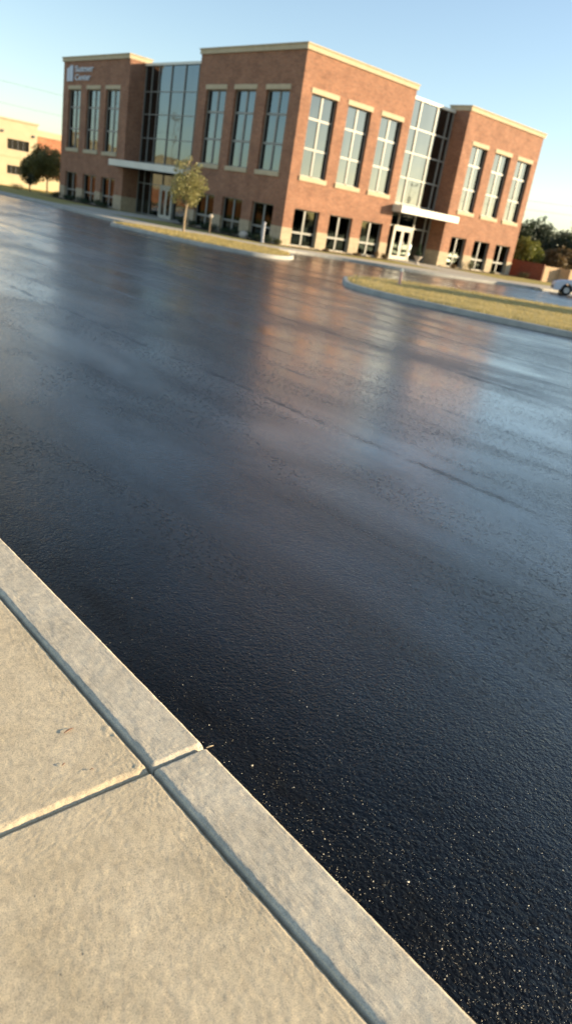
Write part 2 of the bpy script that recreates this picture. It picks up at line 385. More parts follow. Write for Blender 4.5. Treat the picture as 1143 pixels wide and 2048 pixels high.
def strip(mb, A, B, za, zb=None):
    zb=za if zb is None else zb; n=len(A)
    mb.add([(x,y,za) for x,y in A]+[(x,y,zb) for x,y in B],[(i,i+1,n+i+1,n+i) for i in range(n-1)])
k2=offset(near_edge,.13)
mb=MB(); strip(mb,near_edge,near_edge,ZA-.05,-.012); strip(mb,near_edge,offset(near_edge,.012),-.012,0); strip(mb,offset(near_edge,.012),k2,0,0)
mb.build('far_kerb',M['kerb_far'])['kind']='structure'
mb=MB(); strip(mb,k2,far_edge,-.002); mb.build('far_sidewalk',M['far_conc'])['kind']='structure'
fe=far_edge
mb=MB(); mb.add([(x,y,.0) for x,y in fe]+[(75,150,.0)],[tuple(range(len(fe)+1))]); mb.build('front_lawn',M['lawn'])['kind']='structure'
mb=MB(); mb.quad((8.75,-4.9,.006),(13.75,-5.6,.006),(13.75,1.2,.006),(8.75,1.2,.006)); mb.quad((-5.2,9.3,.006),(-5.0,15.6,.006),(1.2,15.6,.006),(1.2,9.3,.006))
mb.build('entrance_path',M['far_conc'])['kind']='structure'
# planting bed along the shaded front
mb=MB(); mb.quad((-1.6,-.6,.012),(-.0,-.6,.012),(0,8.9,.012),(-1.6,8.9,.012)); mb.quad((-1.7,17.2,.012),(-1.7,27,.012),(0,27,.012),(0,17.2,.012))
mb.quad((.2,-1.0,.012),(8.5,-1.0,.012),(8.5,0,.012),(.2,0,.012)); mb.quad((14.1,-1.0,.012),(22.8,-1.0,.012),(22.8,0,.012),(14.1,0,.012))
mb.build('planting_bed',M['mulch'])['kind']='structure'

def island(pts, name_k, name_g, wid=.12):
    P=catmull(pts,6,True); n=len(P)
    ar=sum(P[i][0]*P[(i+1)%n][1]-P[(i+1)%n][0]*P[i][1] for i in range(n))
    if ar<0: P=P[::-1]
    def off(d):
        o=[]
        for i in range(n):
            a=Vector(P[i-1]); b=Vector(P[(i+1)%n]); t=(b-a).normalized(); o.append((P[i][0]-t.y*d,P[i][1]+t.x*d))
        return o
    rings=[(off(-.02),ZA-.03),(off(0),-.02),(off(.02),.006),(off(wid),.010),(off(wid+.01),-.01)]
    mb=MB()
    for (A,za),(B,zb) in zip(rings,rings[1:]):
        mb.add([(x,y,za) for x,y in A]+[(x,y,zb) for x,y in B],[(i,(i+1)%n,n+(i+1)%n,n+i) for i in range(n)],True)
    k=mb.build(name_k,M['kerb_far']); k['kind']='structure'
    G=off(wid+.005); G2=off(wid+.35)
    cx=sum(p[0] for p in G)/n; cy=sum(p[1] for p in G)/n
    mb=MB(); mb.add([(x,y,.004) for x,y in G]+[(x,y,.05) for x,y in G2],[(i,(i+1)%n,n+(i+1)%n,n+i) for i in range(n)],True)
    mb.add([(x,y,.05) for x,y in G2],[tuple(range(n))])
    g=mb.build(name_g,M['verge']); g['kind']='structure'
    return G
iA=[(-9.9,.35),(-10.15,-.9),(-9.95,-2.7),(-9.7,-4.8),(-9.1,-6.6),(-8.2,-7.9),(-7.0,-8.2),(-5.7,-7.5),(-4.6,-6.2),(-3.9,-4.6),(-4.6,-3.2),(-5.15,-1.6),(-5.4,-.75),(-7.0,-.1),(-8.3,.95)]
iB=[(-9.9,-14.7),(-11.0,-16.0),(-11.25,-17.3),(-10.95,-19),(-10.45,-20.6),(-9.9,-22),(-9.0,-24.4),(-7,-29),(-3,-36),(2,-36),(6,-30),(5,-24),(2.2,-20),(-.4,-17.3),(-2.4,-15.7),(-4.7,-14.2),(-7.0,-13.5),(-8.9,-13.9)]
GA=island(iA,'island_kerb','island_grass'); GB=island(iB,'island_kerb','island_grass')
def inside(x,y,P):
    c=False; n=len(P)
    for i in range(n):
        x1,y1=P[i]; x2,y2=P[i-1]
        if (y1>y)!=(y2>y) and x<(x2-x1)*(y-y1)/(y2-y1)+x1: c=not c
    return c
mb=MB(); cnt=0
for P,n,hh in ((GA,5500,.05),(GB,24000,.055)):
    xs=[p[0] for p in P]; ys=[p[1] for p in P]; k=0
    while k<n:
        x=random.uniform(min(xs),max(xs)); y=random.uniform(min(ys),max(ys))
        if P is GB and y<-27 and random.random()<.8: k+=1; continue
        if not inside(x,y,P): continue
        k+=1; h=hh*random.uniform(.5,1.3); a=random.uniform(0,math.pi); w=.012; z=.02
        dx,dy=math.cos(a)*w,math.sin(a)*w; lx,ly=random.gauss(0,h*.5),random.gauss(0,h*.5)
        mb.add([(x-dx,y-dy,z),(x+dx,y+dy,z),(x+lx,y+ly,z+.03+h)],[(0,1,2)])
tag(mb.build('grass',M['blade']),'short dry yellow grass growing on the kerbed islands','grass',kind='stuff')

# sand grains on the asphalt by the near kerb; the tiny ones stand in for glints
mb=MB(); k=0
oc=[(1,0,0),(-1,0,0),(0,1,0),(0,-1,0),(0,0,1),(0,0,-.4)]; of=[(0,2,4),(2,1,4),(1,3,4),(3,0,4),(2,0,5),(1,2,5),(3,1,5),(0,3,5)]
while k<15000:
    tiny=k>4200
    v=-32.3+abs(random.gauss(0,1.3 if tiny else .85)); u=KO+.02+abs(random.gauss(0,1.1 if tiny else (.6 if v<-31 else .35)))
    if v>-28.6: continue
    if not tiny and random.random()>(.75+.25*math.sin(u*23+v*9)*math.sin(v*17-u*5)): continue
    r=random.uniform(.0005,.0009) if tiny else .0011*math.exp(random.gauss(0,.42))
    ca,sa=math.cos(k),math.sin(k); e=random.uniform(.55,1)
    mb.add([(u+(x*ca-y*sa*e)*r,v+(x*sa+y*ca*e)*r,ZA+.0005+z*r*.7) for x,y,z in oc],of); k+=1
tag(mb.build('sand',M['sand']),'pale sand grains and tiny stand-in glints scattered on the black asphalt along the kerb','sand',kind='stuff')
# twig and dry scraps
def scrap(name, u,v,z,L,a,w,mat,label,cat):
    mb=MB(); d=Vector((math.cos(a),math.sin(a),0)); nrm=Vector((-d.y,d.x,0)); c=Vector((u,v,z))
    n=7; top=[];bot=[]
    vs=[]
    for i in range(n):
        t=i/(n-1); ww=w*math.sin(math.pi*(.08+.84*t)); zz=.0015+.003*math.sin(t*3.1); q=c+d*(t-.5)*L+Vector((0,0,zz))
        vs+= [tuple(q-nrm*ww),tuple(q+Vector((0,0,.0012))),tuple(q+nrm*ww),tuple(q-Vector((0,0,.0012)))]
    fs=[]
    for i in range(n-1):
        for k in range(4): fs.append((i*4+k,i*4+(k+1)%4,i*4+4+(k+1)%4,i*4+4+k))
    mb.add(vs,fs,True); o=mb.build(name,mat); tag(o,label,cat); return o
M['dry_leaf']=plain('dry_leaf_brown',(.20,.10,.06),.8,var=.3,vs=60); M['straw']=plain('straw_pale',(.42,.33,.2),.8,var=.3,vs=60)
DEBRIS=True

# ------------------------------------------------------------------ buildings
def facade(mb, axisname, plane, a0, a1, z0, z1, openings, depth, out=0.0):
    """wall face with rectangular holes and reveals. axis 'x': face at y=plane looking -y, a runs along x. axis 'y': face at x=plane looking -x, a runs along y"""
    As=sorted({a0,a1,*[min(max(o[0],a0),a1) for o in openings],*[min(max(o[1],a0),a1) for o in openings]})
    Zs=sorted({z0,z1,*[min(max(o[2],z0),z1) for o in openings],*[min(max(o[3],z0),z1) for o in openings]})
    def P(a,z,d=0): return (a,plane-out+d,z) if axisname=='x' else (plane-out+d,a,z)
    for i in range(len(As)-1):
        for j in range(len(Zs)-1):
            am=(As[i]+As[i+1])/2; zm=(Zs[j]+Zs[j+1])/2
            if any(o[0]<am<o[1] and o[2]<zm<o[3] for o in openings): continue
            mb.quad(P(As[i],Zs[j]),P(As[i+1],Zs[j]),P(As[i+1],Zs[j+1]),P(As[i],Zs[j+1]))
    for o in openings:
        x0,x1=o[0],o[1]; y0,y1=max(o[2],z0),min(o[3],z1)
        if y1<=y0: continue
        mb.quad(P(x0,y0),P(x0,y0,depth),P(x0,y1,depth),P(x0,y1)); mb.quad(P(x1,y0),P(x1,y0,depth),P(x1,y1,depth),P(x1,y1))
        if o[3]<=z1: mb.quad(P(x0,o[3]),P(x1,o[3]),P(x1,o[3],depth),P(x0,o[3],depth))
        if o[2]>=z0: mb.quad(P(x0,o[2]),P(x1,o[2]),P(x1,o[2],depth),P(x0,o[2],depth))
def abox(mb, ax, plane, a0,a1,z0,z1,d0,d1):   # d = depth inward from plane (negative = proud)
    if ax=='x': mb.box(a0,a1,plane+d0,plane+d1,z0,z1)
    else: mb.box(plane+d0,plane+d1,a0,a1,z0,z1)
HB=empty('office_building',(0,0,0))
tag(HB,'two-storey red brick office building with tall windows, cream stone base and glass entrance bays','building')
UP=(3.58,7.45); LO=(.06,1.95); RV=.24
RM=[(.72,2.60),(3.42,5.28),(6.10,7.92)]; RW=[(14.88,16.6),(17.52,19.4),(20.2,22.05)]
LM=[(.92,2.80),(3.68,5.55),(6.36,8.26)]; LW=[(18.2,20.1),(20.92,22.85),(23.8,25.68)]
HT=9.25; HC=9.52
corn={}
def wins(ws): return [(a,b,*UP) for a,b in ws]+[(a,b,*LO) for a,b in ws]
E_=.09
def block(wf, bf, x0,x1,y0,y1, ex0,ex1,ey0,ey1):
    w_=MB(); wf(w_); w_.build('wall',M['brick'],HB); b_=MB(); bf(b_); b_.build('stone_base',M['stone'],HB)
    c=MB(); c.prism([(x0-ex0,y0-ey0),(x1+ex1,y0-ey0),(x1+ex1,y1+ey1),(x0-ex0,y1+ey1)],HT-.02,HC-.06)
    c.prism([(x0-ex0-.05,y0-ey0-.05),(x1+ex1+.05,y0-ey0-.05),(x1+ex1+.05,y1+ey1+.05),(x0-ex0-.05,y1+ey1+.05)],HC-.06,HC)
    c.build('cornice',M['cap'],HB)
def w_main(m):
    facade(m,'x',0,0,8.6,.9,HT,wins(RM),RV); facade(m,'y',0,0,9.1,.9,HT,wins(LM),RV)
    m.quad((8.6,0,.9),(8.6,2.2,.9),(8.6,2.2,HT),(8.6,0,HT)); m.quad((0,9.1,.9),(2.2,9.1,.9),(2.2,9.1,HT),(0,9.1,HT))
    m.quad((8.6,2.2,9),(8.6,9.1,9),(8.6,9.1,HT),(8.6,2.2,HT)); m.quad((2.2,9.1,9),(8.6,9.1,9),(8.6,9.1,HT),(2.2,9.1,HT))
def b_main(m):
    facade(m,'x',0,-.03,8.6,-.1,.93,[(p,q,*LO) for p,q in RM],RV+.03,.03); facade(m,'y',0,-.03,9.1,-.1,.93,[(p,q,*LO) for p,q in LM],RV+.03,.03)
    m.quad((-.03,-.03,.93),(8.6,-.03,.93),(8.6,0,.93),(-.03,0,.93)); m.quad((-.03,-.03,.93),(0,-.03,.93),(0,9.1,.93),(-.03,9.1,.93))
    m.quad((8.63,-.03,-.1),(8.63,2.2,-.1),(8.63,2.2,.93),(8.63,-.03,.93)); m.quad((-.03,9.13,-.1),(2.2,9.13,-.1),(2.2,9.13,.93),(-.03,9.13,.93))
def w_r(m):
    facade(m,'x',0,13.9,22.7,.9,HT,wins(RW),RV); m.quad((13.9,0,.9),(13.9,2.2,.9),(13.9,2.2,HT),(13.9,0,HT))
    m.quad((22.7,0,-.1),(22.7,12,-.1),(22.7,12,9),(22.7,0,9)); m.quad((22.7,0,9),(22.7,1.6,9),(22.7,1.6,HT),(22.7,0,HT)); m.quad((22.7,12,-.1),(13,12,-.1),(13,12,9),(22.7,12,9)); m.quad((13.9,1.6,9),(22.7,1.6,9),(22.7,1.6,HT),(13.9,1.6,HT))
def b_r(m):
    facade(m,'x',0,13.87,22.7,-.1,.93,[(p,q,*LO) for p,q in RW],RV+.03,.03); m.quad((13.87,-.03,.93),(22.7,-.03,.93),(22.7,0,.93),(13.87,0,.93))
    m.quad((13.87,-.03,-.1),(13.87,2.2,-.1),(13.87,2.2,.93),(13.87,-.03,.93))
def w_l(m):
    facade(m,'y',0,17.1,26.6,.9,HT,wins(LW),RV); m.quad((0,17.1,.9),(2.2,17.1,.9),(2.2,17.1,HT),(0,17.1,HT))
    m.quad((0,26.6,-.1),(13,26.6,-.1),(13,26.6,9),(0,26.6,9)); m.quad((0,26.6,9),(1.6,26.6,9),(1.6,26.6,HT),(0,26.6,HT)); m.quad((13,12,-.1),(13,26.6,-.1),(13,26.6,9),(13,12,9)); m.quad((1.6,17.1,9),(1.6,26.6,9),(1.6,26.6,HT),(1.6,17.1,HT))
def b_l(m):
    facade(m,'y',0,17.07,26.6,-.1,.93,[(p,q,*LO) for p,q in LW],RV+.03,.03); m.quad((-.03,17.07,.93),(0,17.07,.93),(0,26.6,.93),(-.03,26.6,.93))
    m.quad((-.03,17.07,-.1),(2.2,17.07,-.1),(2.2,17.07,.93),(-.03,17.07,.93))
block(w_main,b_main,0,8.6,0,9.1,E_,.04,E_,.04); block(w_r,b_r,13.9,22.7,0,1.6,.04,E_,E_,0); block(w_l,b_l,0,1.6,17.1,26.6,E_,0,.04,E_)
MB().prism([(1.22,1.22),(22.68,1.22),(22.68,11.98),(12.98,11.98),(12.98,26.58),(1.22,26.58)],9.0,9.08).build('roof',M['roofing'],HB)  # unseen rear cut back to an L so sun reaches the neighbour buildings

def window(ax, plane, a, b, z0, z1, rows, low=False):
    g=MB()
    d=RV-.02
    P=(lambda s,z:(s,plane+d,z)) if ax=='x' else (lambda s,z:(plane+d,s,z))
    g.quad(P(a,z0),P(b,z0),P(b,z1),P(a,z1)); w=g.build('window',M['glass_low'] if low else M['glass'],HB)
    f=MB(); t=.05; m=(a+b)/2; h=.06
    zs=[z0]+[z0+(z1-z0)*r for r in rows]+[z1]
    abox(f,ax,plane,a,a+t,z0,z1,d-.07,d-.004); abox(f,ax,plane,b-t,b,z0,z1,d-.07,d-.004)
    abox(f,ax,plane,m-h,m+h,z0+t,z1-t,d-.045,d-.004)
    for s0,s1 in ((a+t,m-h),(m+h,b-t)):
        abox(f,ax,plane,s0,s1,z0,z0+t,d-.07,d-.004); abox(f,ax,plane,s0,s1,z1-t,z1,d-.07,d-.004)
        for zz in zs[1:-1]: abox(f,ax,plane,s0,s1,zz-h*.9,zz+h*.9,d-.04,d-.004)
    f.build('frame',M['alu'],w)
    if not low:
        s=MB(); abox(s,ax,plane,a-.07,b+.07,z0-.24,z0-.002,-.07,RV-.03); s.build('sill',M['cap'],w,bevel=.012)
        s=MB(); abox(s,ax,plane,a-.07,b+.07,z1+.002,z1+.25,-.035,.1); s.build('lintel',M['cap'],w,bevel=.012)
for ws in (RM,RW):
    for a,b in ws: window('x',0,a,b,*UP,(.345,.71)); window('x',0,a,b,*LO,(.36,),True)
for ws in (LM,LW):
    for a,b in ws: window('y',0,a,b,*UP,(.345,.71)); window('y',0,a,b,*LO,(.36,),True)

def bay(ax, a0, a1, verts, door):
    DP=1.2; g=MB(); P=(lambda s,z,d=DP:(s,d,z)) if ax=='x' else (lambda s,z,d=DP:(d,s,z))
    g.quad(P(a0,0),P(a1,0),P(a1,9.05),P(a0,9.05)); w=g.build('curtain_wall',M['glass'],HB)
    f=MB(); hs=[.06,2.0,3.32,4.80,6.22,7.56]; t=.05
    zl=hs+[9.02]
    mw=.055 if ax=='x' else .03
    for v in verts: abox(f,ax,DP,v-mw,v+mw,0,9.05,-.06,-.003)
    vs=sorted(verts)
    for i in range(len(vs)-1):
        for z in hs:
            if z<2.5 and door[0]-.01<=vs[i]+.06 and vs[i+1]-.06<=door[1]+.01: continue
            abox(f,ax,DP,vs[i]+mw,vs[i+1]-mw,z-mw*.8,z+mw*.8,-.05,-.003)
    f.build('frame',M['alu'],w)
    c=MB(); abox(c,ax,DP,a0+.005,a1-.005,9.05,9.2,-.12,.3); c.build('coping',M['white_paint'],w)
    # double door
    d0,d1=door; dm=(d0+d1)/2
    for s0,s1,side in ((d0,dm-.01,1),(dm+.01,d1,-1)):
        L=MB(); zt=1.88
        abox(L,ax,DP,s0,s0+.11,.02,zt,-.16,-.105); abox(L,ax,DP,s1-.11,s1,.02,zt,-.16,-.105)
        abox(L,ax,DP,s0+.11,s1-.11,.02,.24,-.16,-.105); abox(L,ax,DP,s0+.11,s1-.11,zt-.14,zt,-.16,-.105)
        dr=L.build('door',M['door'],HB)
        q=MB(); abox(q,ax,DP,s0+.11,s1-.11,.24,zt-.14,-.135,-.125); q.build('door_glass',M['glass_low'],dr)
        hh=MB(); hx=s1-.15 if side==1 else s0+.15; abox(hh,ax,DP,hx-.015,hx+.015,.65,1.15,-.21,-.19); abox(hh,ax,DP,hx-.012,hx+.012,.67,.69,-.19,-.16); abox(hh,ax,DP,hx-.012,hx+.012,1.11,1.13,-.19,-.16); hh.build('handle',M['rim'],dr)
    fr=MB(); abox(fr,ax,DP,d0-.12,d0-.005,0,2.05,-.19,-.09); abox(fr,ax,DP,d1+.005,d1+.12,0,2.05,-.19,-.09); abox(fr,ax,DP,d0-.005,d1+.005,1.89,2.05,-.19,-.09)
    fr.build('door_frame',M['door'],HB)
bay('x',8.63,13.87,[8.69,10.62,12.2,13.3,13.81],(10.30,11.95))
bay('y',9.13,17.07,[9.19,10.9,12.35,13.9,15.35,16.2,17.01],(12.5,13.8))
for ax,a0,a1 in (('x',8.45,14.2),('y',8.75,17.75)):
    c=MB(); abox(c,ax,0,a0,a1,2.76,3.15,-.78,-.005); 
    if ax=='x': c.box(8.66,13.84,-.005,1.09,2.80,3.13)
    else: c.box(-.005,1.09,9.16,17.04,2.80,3.13)
    o=c.build('canopy',M['canopy'],HB,bevel=.012)
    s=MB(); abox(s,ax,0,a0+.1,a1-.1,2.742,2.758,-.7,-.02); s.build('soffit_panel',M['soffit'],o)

# wall sign
def text_mesh(txt, size, ext=.03, bold=.012):
    cu=bpy.data.curves.new('t','FONT'); cu.body=txt; cu.size=size; cu.extrude=ext; cu.offset=bold; cu.resolution_u=3
    o=bpy.data.objects.new('t',cu); COL.objects.link(o); dg=bpy.context.evaluated_depsgraph_get()
    me=bpy.data.meshes.new_from_object(o.evaluated_get(dg)); bpy.data.objects.remove(o); bpy.data.curves.remove(cu); return me
SG=empty('wall_sign',(-.04,25.0,8.0)); tag(SG,'pale metal logo and two lines of raised lettering high on the shaded brick wall','sign')
e=MB()   # logo: a tall slanted tower block beside a lower one
def slab(y0,y1,z0,z1a,z1b):  # y decreases to the right as seen from the street
    e.add([(-.04,y0,z0),(-.04,y1,z0),(-.04,y1,z1b),(-.04,y0,z1a),(.04,y0,z0),(.04,y1,z0),(.04,y1,z1b),(.04,y0,z1a)],[(0,1,2,3),(4,7,6,5),(0,4,5,1),(1,5,6,2),(2,6,7,3),(3,7,4,0)])
slab(.93,.50,-.04,.78,.90); slab(.46,.02,-.04,.98,.98)
e.build('emblem',M['sign_metal'],SG)
for body,z,wid in (('Sutmer',.55,2.75),('Center',.02,2.35)):
    me=text_mesh(body,.60); xs=[v.co.x for v in me.vertices]; w=max(xs)-min(xs)
    me.transform(Matrix.Diagonal((wid/w,.92,1,1))); me.transform(Matrix(((0,0,-1,0),(-1,0,0,-.28),(0,1,0,z),(0,0,0,1))))
    me.materials.append(M['sign_text']); o=bpy.data.objects.new('lettering',me); COL.objects.link(o); o.parent=SG

# neighbouring buildings behind on the left
FB=empty('neighbour_building',(0,40,0)); tag(FB,'cream stucco two-storey building with dark ribbon windows behind the lot','building')
w=MB(); facade(w,'x',0,-7.5,4.05,-.3,5.35,[(1.3,3.3,3.03,3.88),(1.3,3.0,1.0,1.72),(-4.5,-1.0,3.03,3.88),(-4.5,-1.0,1.0,1.72)],.15)
w.quad((4.05,0,-.3),(4.05,9,-.3),(4.05,9,5.35),(4.05,0,5.35)); w.quad((-7.5,0,-.3),(-7.5,9,-.3),(-7.5,9,5.35),(-7.5,0,5.35)); w.quad((-7.5,9,-.3),(4.05,9,-.3),(4.05,9,5.35),(-7.5,9,5.35))
w.quad((-7.5,0,5.35),(4.05,0,5.35),(4.05,9,5.35),(-7.5,9,5.35)); w.build('wall',M['cream'],FB)
MB().box(-7.6,4.15,-.1,9.1,5.355,5.5).build('cornice',M['cap'],FB)
MB().box(-7.5,4.06,-.04,-.004,2.35,2.5).build('string_course',M['cap'],FB)
for a,b,c,d in ((1.3,3.3,3.03,3.88),(1.3,3.0,1.0,1.72),(-4.5,-1.0,3.03,3.88),(-4.5,-1.0,1.0,1.72)):
    g=MB(); g.quad((a,.13,c),(b,.13,c),(b,.13,d),(a,.13,d)); o=g.build('window',M['far_dark'],FB); f=MB()
    for k in range(5): x=a+(b-a)*k/4; f.box(x-.02,x+.02,.09,.127,c+.03,d-.03)
    f.box(a,b,.085,.128,c,c+.03); f.box(a,b,.085,.128,d-.03,d)
    f.build('frame',M['alu_dark'],o)
for x in (.85,3.7):
    MB().box(x-.08,x+.08,-.14,-.005,4.3,4.5).build('wall_lamp',M['alu_dark'],FB)
F2=empty('neighbour_building',(0,41,0)); tag(F2,'low red brick building with a cream parapet beside the cream one','building')
w=MB(); w.box(4.2,16,.2,8,-.3,4.55); w.build('wall',M['far_brick'],F2)
MB().box(4.15,16.1,.1,8.1,4.55,5.08).build('parapet',M['cream'],F2)
MB().box(4.2,16,.15,.195,-.3,1.2).build('stone_base',M['cream'],F2)
for k in range(4):
    g=MB(); g.quad((5+k*2.5,.19,1.5),(6.4+k*2.5,.19,1.5),(6.4+k*2.5,.19,3.2),(5+k*2.5,.19,3.2)); g.build('window',M['far_dark'],F2)

# ------------------------------------------------------------------ vegetation
def leaf_cloud(mb, blobs, n, size, rnd):
    tot=sum(b[3]*b[4]*b[5] for b in blobs)
    for (cx,cy,cz,rx,ry,rz) in blobs:
        m=int(n*rx*ry*rz/tot)
        d=rnd.normal(size=(m,3)); d/=np.linalg.norm(d,axis=1)[:,None]; r=rnd.random(m)**.45
        P=d*r[:,None]*np.array([rx,ry,rz])+np.array([cx,cy,cz])
        ax=rnd.normal(size=(m,3)); ax/=np.linalg.norm(ax,axis=1)[:,None]
        bx=np.cross(ax,rnd.normal(size=(m,3))); bx/=np.linalg.norm(bx,axis=1)[:,None]
        s=size*rnd.uniform(.6,1.3,m)[:,None]
        A=P-ax*s; B=P+bx*s*.55; C=P+ax*s; D=P-bx*s*.55
        b0=len(mb.v); V=np.stack([A,B,C,D],1).reshape(-1,3)
        mb.v+=[tuple(x) for x in V.tolist()]; mb.f+=[(b0+4*i,b0+4*i+1,b0+4*i+2,b0+4*i+3) for i in range(m)]; mb.sm+=[False]*m
def tree(name, x, y, h, cr, trunk_h, mat, bark, label, group=None, n=3500, leaf=.07, seed=0, slim=1.0, bare=0, z0=0):
    rd=np.random.default_rng(seed+100); pr=random.Random(seed)
    t=empty(name,(x,y,z0)); tag(t,label,'tree',group)
    tb=MB(); r0=max(.035,h*.018)
    top=h*.82; pts=[(pr.uniform(-.03,.03)*k*h*.2,pr.uniform(-.03,.03)*k*h*.2,top*k/5) for k in range(6)]
    tb.tube(pts,[r0*(1-.85*k/5) for k in range(6)],8)
    blobs=[]
    hc=h-trunk_h; nb=max(10,int(14))
    for k in range(nb):
        f=(k+.5)/nb; zc=trunk_h+hc*(.12+.8*f); env=math.sin(math.pi*min(1,(.18+.80*f)))**.8*(1-.35*f)
        a=k*2.4+pr.uniform(-.4,.4); rr=cr*env*pr.uniform(.35,.75)
        bx,by=math.cos(a)*rr,math.sin(a)*rr; br=cr*env*pr.uniform(.38,.6)
        blobs.append((bx,by,zc,br,br,br*slim*pr.uniform(.8,1.2)))
        j=min(4,int(f*4)); s0=Vector(pts[j]); s0.z=max(trunk_h*.8,zc-br)*1.0
        s0.z=min(s0.z,top)
        tb.tube([tuple(s0),tuple((s0+Vector((bx,by,zc)))/2+Vector((0,0,.05*h*.2))),(bx,by,zc)],[r0*.35,r0*.22,r0*.08],5)
    tb.build('trunk',bark,t)
    mb=MB(); leaf_cloud(mb,blobs,n,leaf,rd)
    for i in range(3): 
        pass
    mb.build('crown',mat,t); return t
def shrub(x,y,r,h,mat,label,group,seed,cat='shrub',n=500,z0=0.0,leaf=.035):
    rd=np.random.default_rng(seed); pr=random.Random(seed); t=empty('shrub',(x,y,z0)); tag(t,label,cat,group)
    st=MB(); 
    for k in range(5):
        a=k*1.3; st.tube([(0,0,0),(math.cos(a)*r*.3,math.sin(a)*r*.3,h*.4),(math.cos(a)*r*.55,math.sin(a)*r*.55,h*.75)],[.012,.009,.004],5)
    st.build('stem',M['bark'],t)
    mb=MB(); bl=[(pr.uniform(-.4,.4)*r,pr.uniform(-.4,.4)*r,h*pr.uniform(.35,.65),r*.6,r*.6,h*.42) for _ in range(6)]
    leaf_cloud(mb,bl,n,leaf,rd); mb.build('foliage',mat,t); return t

tree('young_tree',-6.15,.1,3.65,1.02,1.05,M['leaf_young'],M['pale_bark'],'slender young yellow-green tree on the grass island before the brick building',n=3000,leaf=.055,seed=3,slim=1.0)
tree('young_tree',-2.9,4.6,2.9,.75,1.0,M['leaf_mid'],M['pale_bark'],'small darker tree standing behind the yellow-green one near the canopy',n=2200,leaf=.05,seed=5)
tree('broad_tree',2.4,34.0,4.1,2.0,1.0,M['leaf_olive'],M['pale_bark'],'broad olive-green tree at the left corner of the brick building',n=7000,leaf=.09,seed=8)
tree('broad_tree',1.35,35.2,3.1,1.35,.5,M['leaf_mid'],M['bark'],'dark bushy tree left of the broad olive-green one before the cream building',n=4000,leaf=.08,seed=9)
tree('small_tree',-1.3,29.0,1.5,.45,.45,M['leaf_dark'],M['bark'],'tiny dark tree on the yellow lawn at the far left of the photo',n=900,leaf=.05,seed=10)
g='low shrubs along the foot of the shaded facade'
k=0
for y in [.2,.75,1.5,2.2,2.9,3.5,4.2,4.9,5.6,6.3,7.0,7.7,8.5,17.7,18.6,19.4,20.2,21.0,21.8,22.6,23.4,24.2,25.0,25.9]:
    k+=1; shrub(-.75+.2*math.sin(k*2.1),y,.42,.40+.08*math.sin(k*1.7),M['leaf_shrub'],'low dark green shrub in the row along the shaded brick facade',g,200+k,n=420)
for x,y,r,h,mt,lb,sd in [(-.55,-.45,.28,.34,'leaf_mid','rounded green shrub at the sunlit front corner of the brick building',301),
    (8.1,-.45,.26,.36,'leaf_rust','rust-green shrub at the brick pier just left of the glass doors',302),
    (17.1,-.5,.42,.75,'leaf_mid','taller loose green shrub before the first low window of the right wing',303),
    (14.9,-.6,.3,.28,'leaf_rust','low rust-tinted shrub at the left foot of the right wing',304),
    (7.3,-.5,.22,.4,'leaf_rust','spiky rust-tinted plant below the third low window of the sunlit front',305),
    (23.0,-1.0,.55,.45,'leaf_mid','wide green shrub at the right end of the brick building',306),
    (3.1,-.45,.3,.16,'leaf_rust','flat reddish ground shrub between the first two sunlit low windows',307),
    (5.7,-.45,.3,.16,'leaf_rust','flat reddish ground shrub between the second and third sunlit low windows',308),
    (19.7,-.5,.3,.2,'leaf_mid','small green shrub between the second and third low windows of the right wing',309),
    (-1.6,30.5,.9,.45,'leaf_dark','dark spreading shrub on the lawn beyond the brick building corner',310)]:
    shrub(x,y,r,h,M[mt],lb,'separate shrubs around the building',sd,n=600,leaf=.03)
# wood behind the fence at right: individual trees
tk=[(27.5,2.0,3.2,1.7,'leaf_lime'),(31,5.5,5.0,2.4,'leaf_dark'),(30,.4,2.9,1.5,'leaf_rust'),(33,2.2,4.3,2.3,'leaf_dark'),(37,7,5.6,2.6,'leaf_dark'),
    (34,-1.5,4.3,2.2,'leaf_mid'),(38,2,5.4,2.6,'leaf_dark'),(38,-3.5,5.2,2.5,'leaf_dark'),(33,-5.5,3.4,1.8,'leaf_lime'),(42,-7,5.6,2.8,'leaf_dark'),(44,0,6.0,2.8,'leaf_mid'),(43,6,6.2,2.8,'leaf_mid')]
TL=['lime-green low tree right beside the end of the brick building','tall dark tree rising just behind the right end of the building','small rust-tinged tree behind the brick screen wall',
    'dark round tree in the middle of the wood behind the screen wall','tall dark tree at the back of the wood near the building','olive tree behind the pale fence panel','tall dark tree in the middle back of the wood',
    'dark tree behind the parked car','low lime-green tree above the parked car','large dark tree beyond the right edge of the wood','pale thin tree rising from the centre back of the wood','olive tree at the far back left of the wood']
for i,(x,y,h,c,mt) in enumerate(tk):
    tree('woodland_tree',x,y,h,c,h*.12,M[mt],M['bark'],TL[i],'trees behind the fence',n=5200,leaf=.12,seed=40+i)
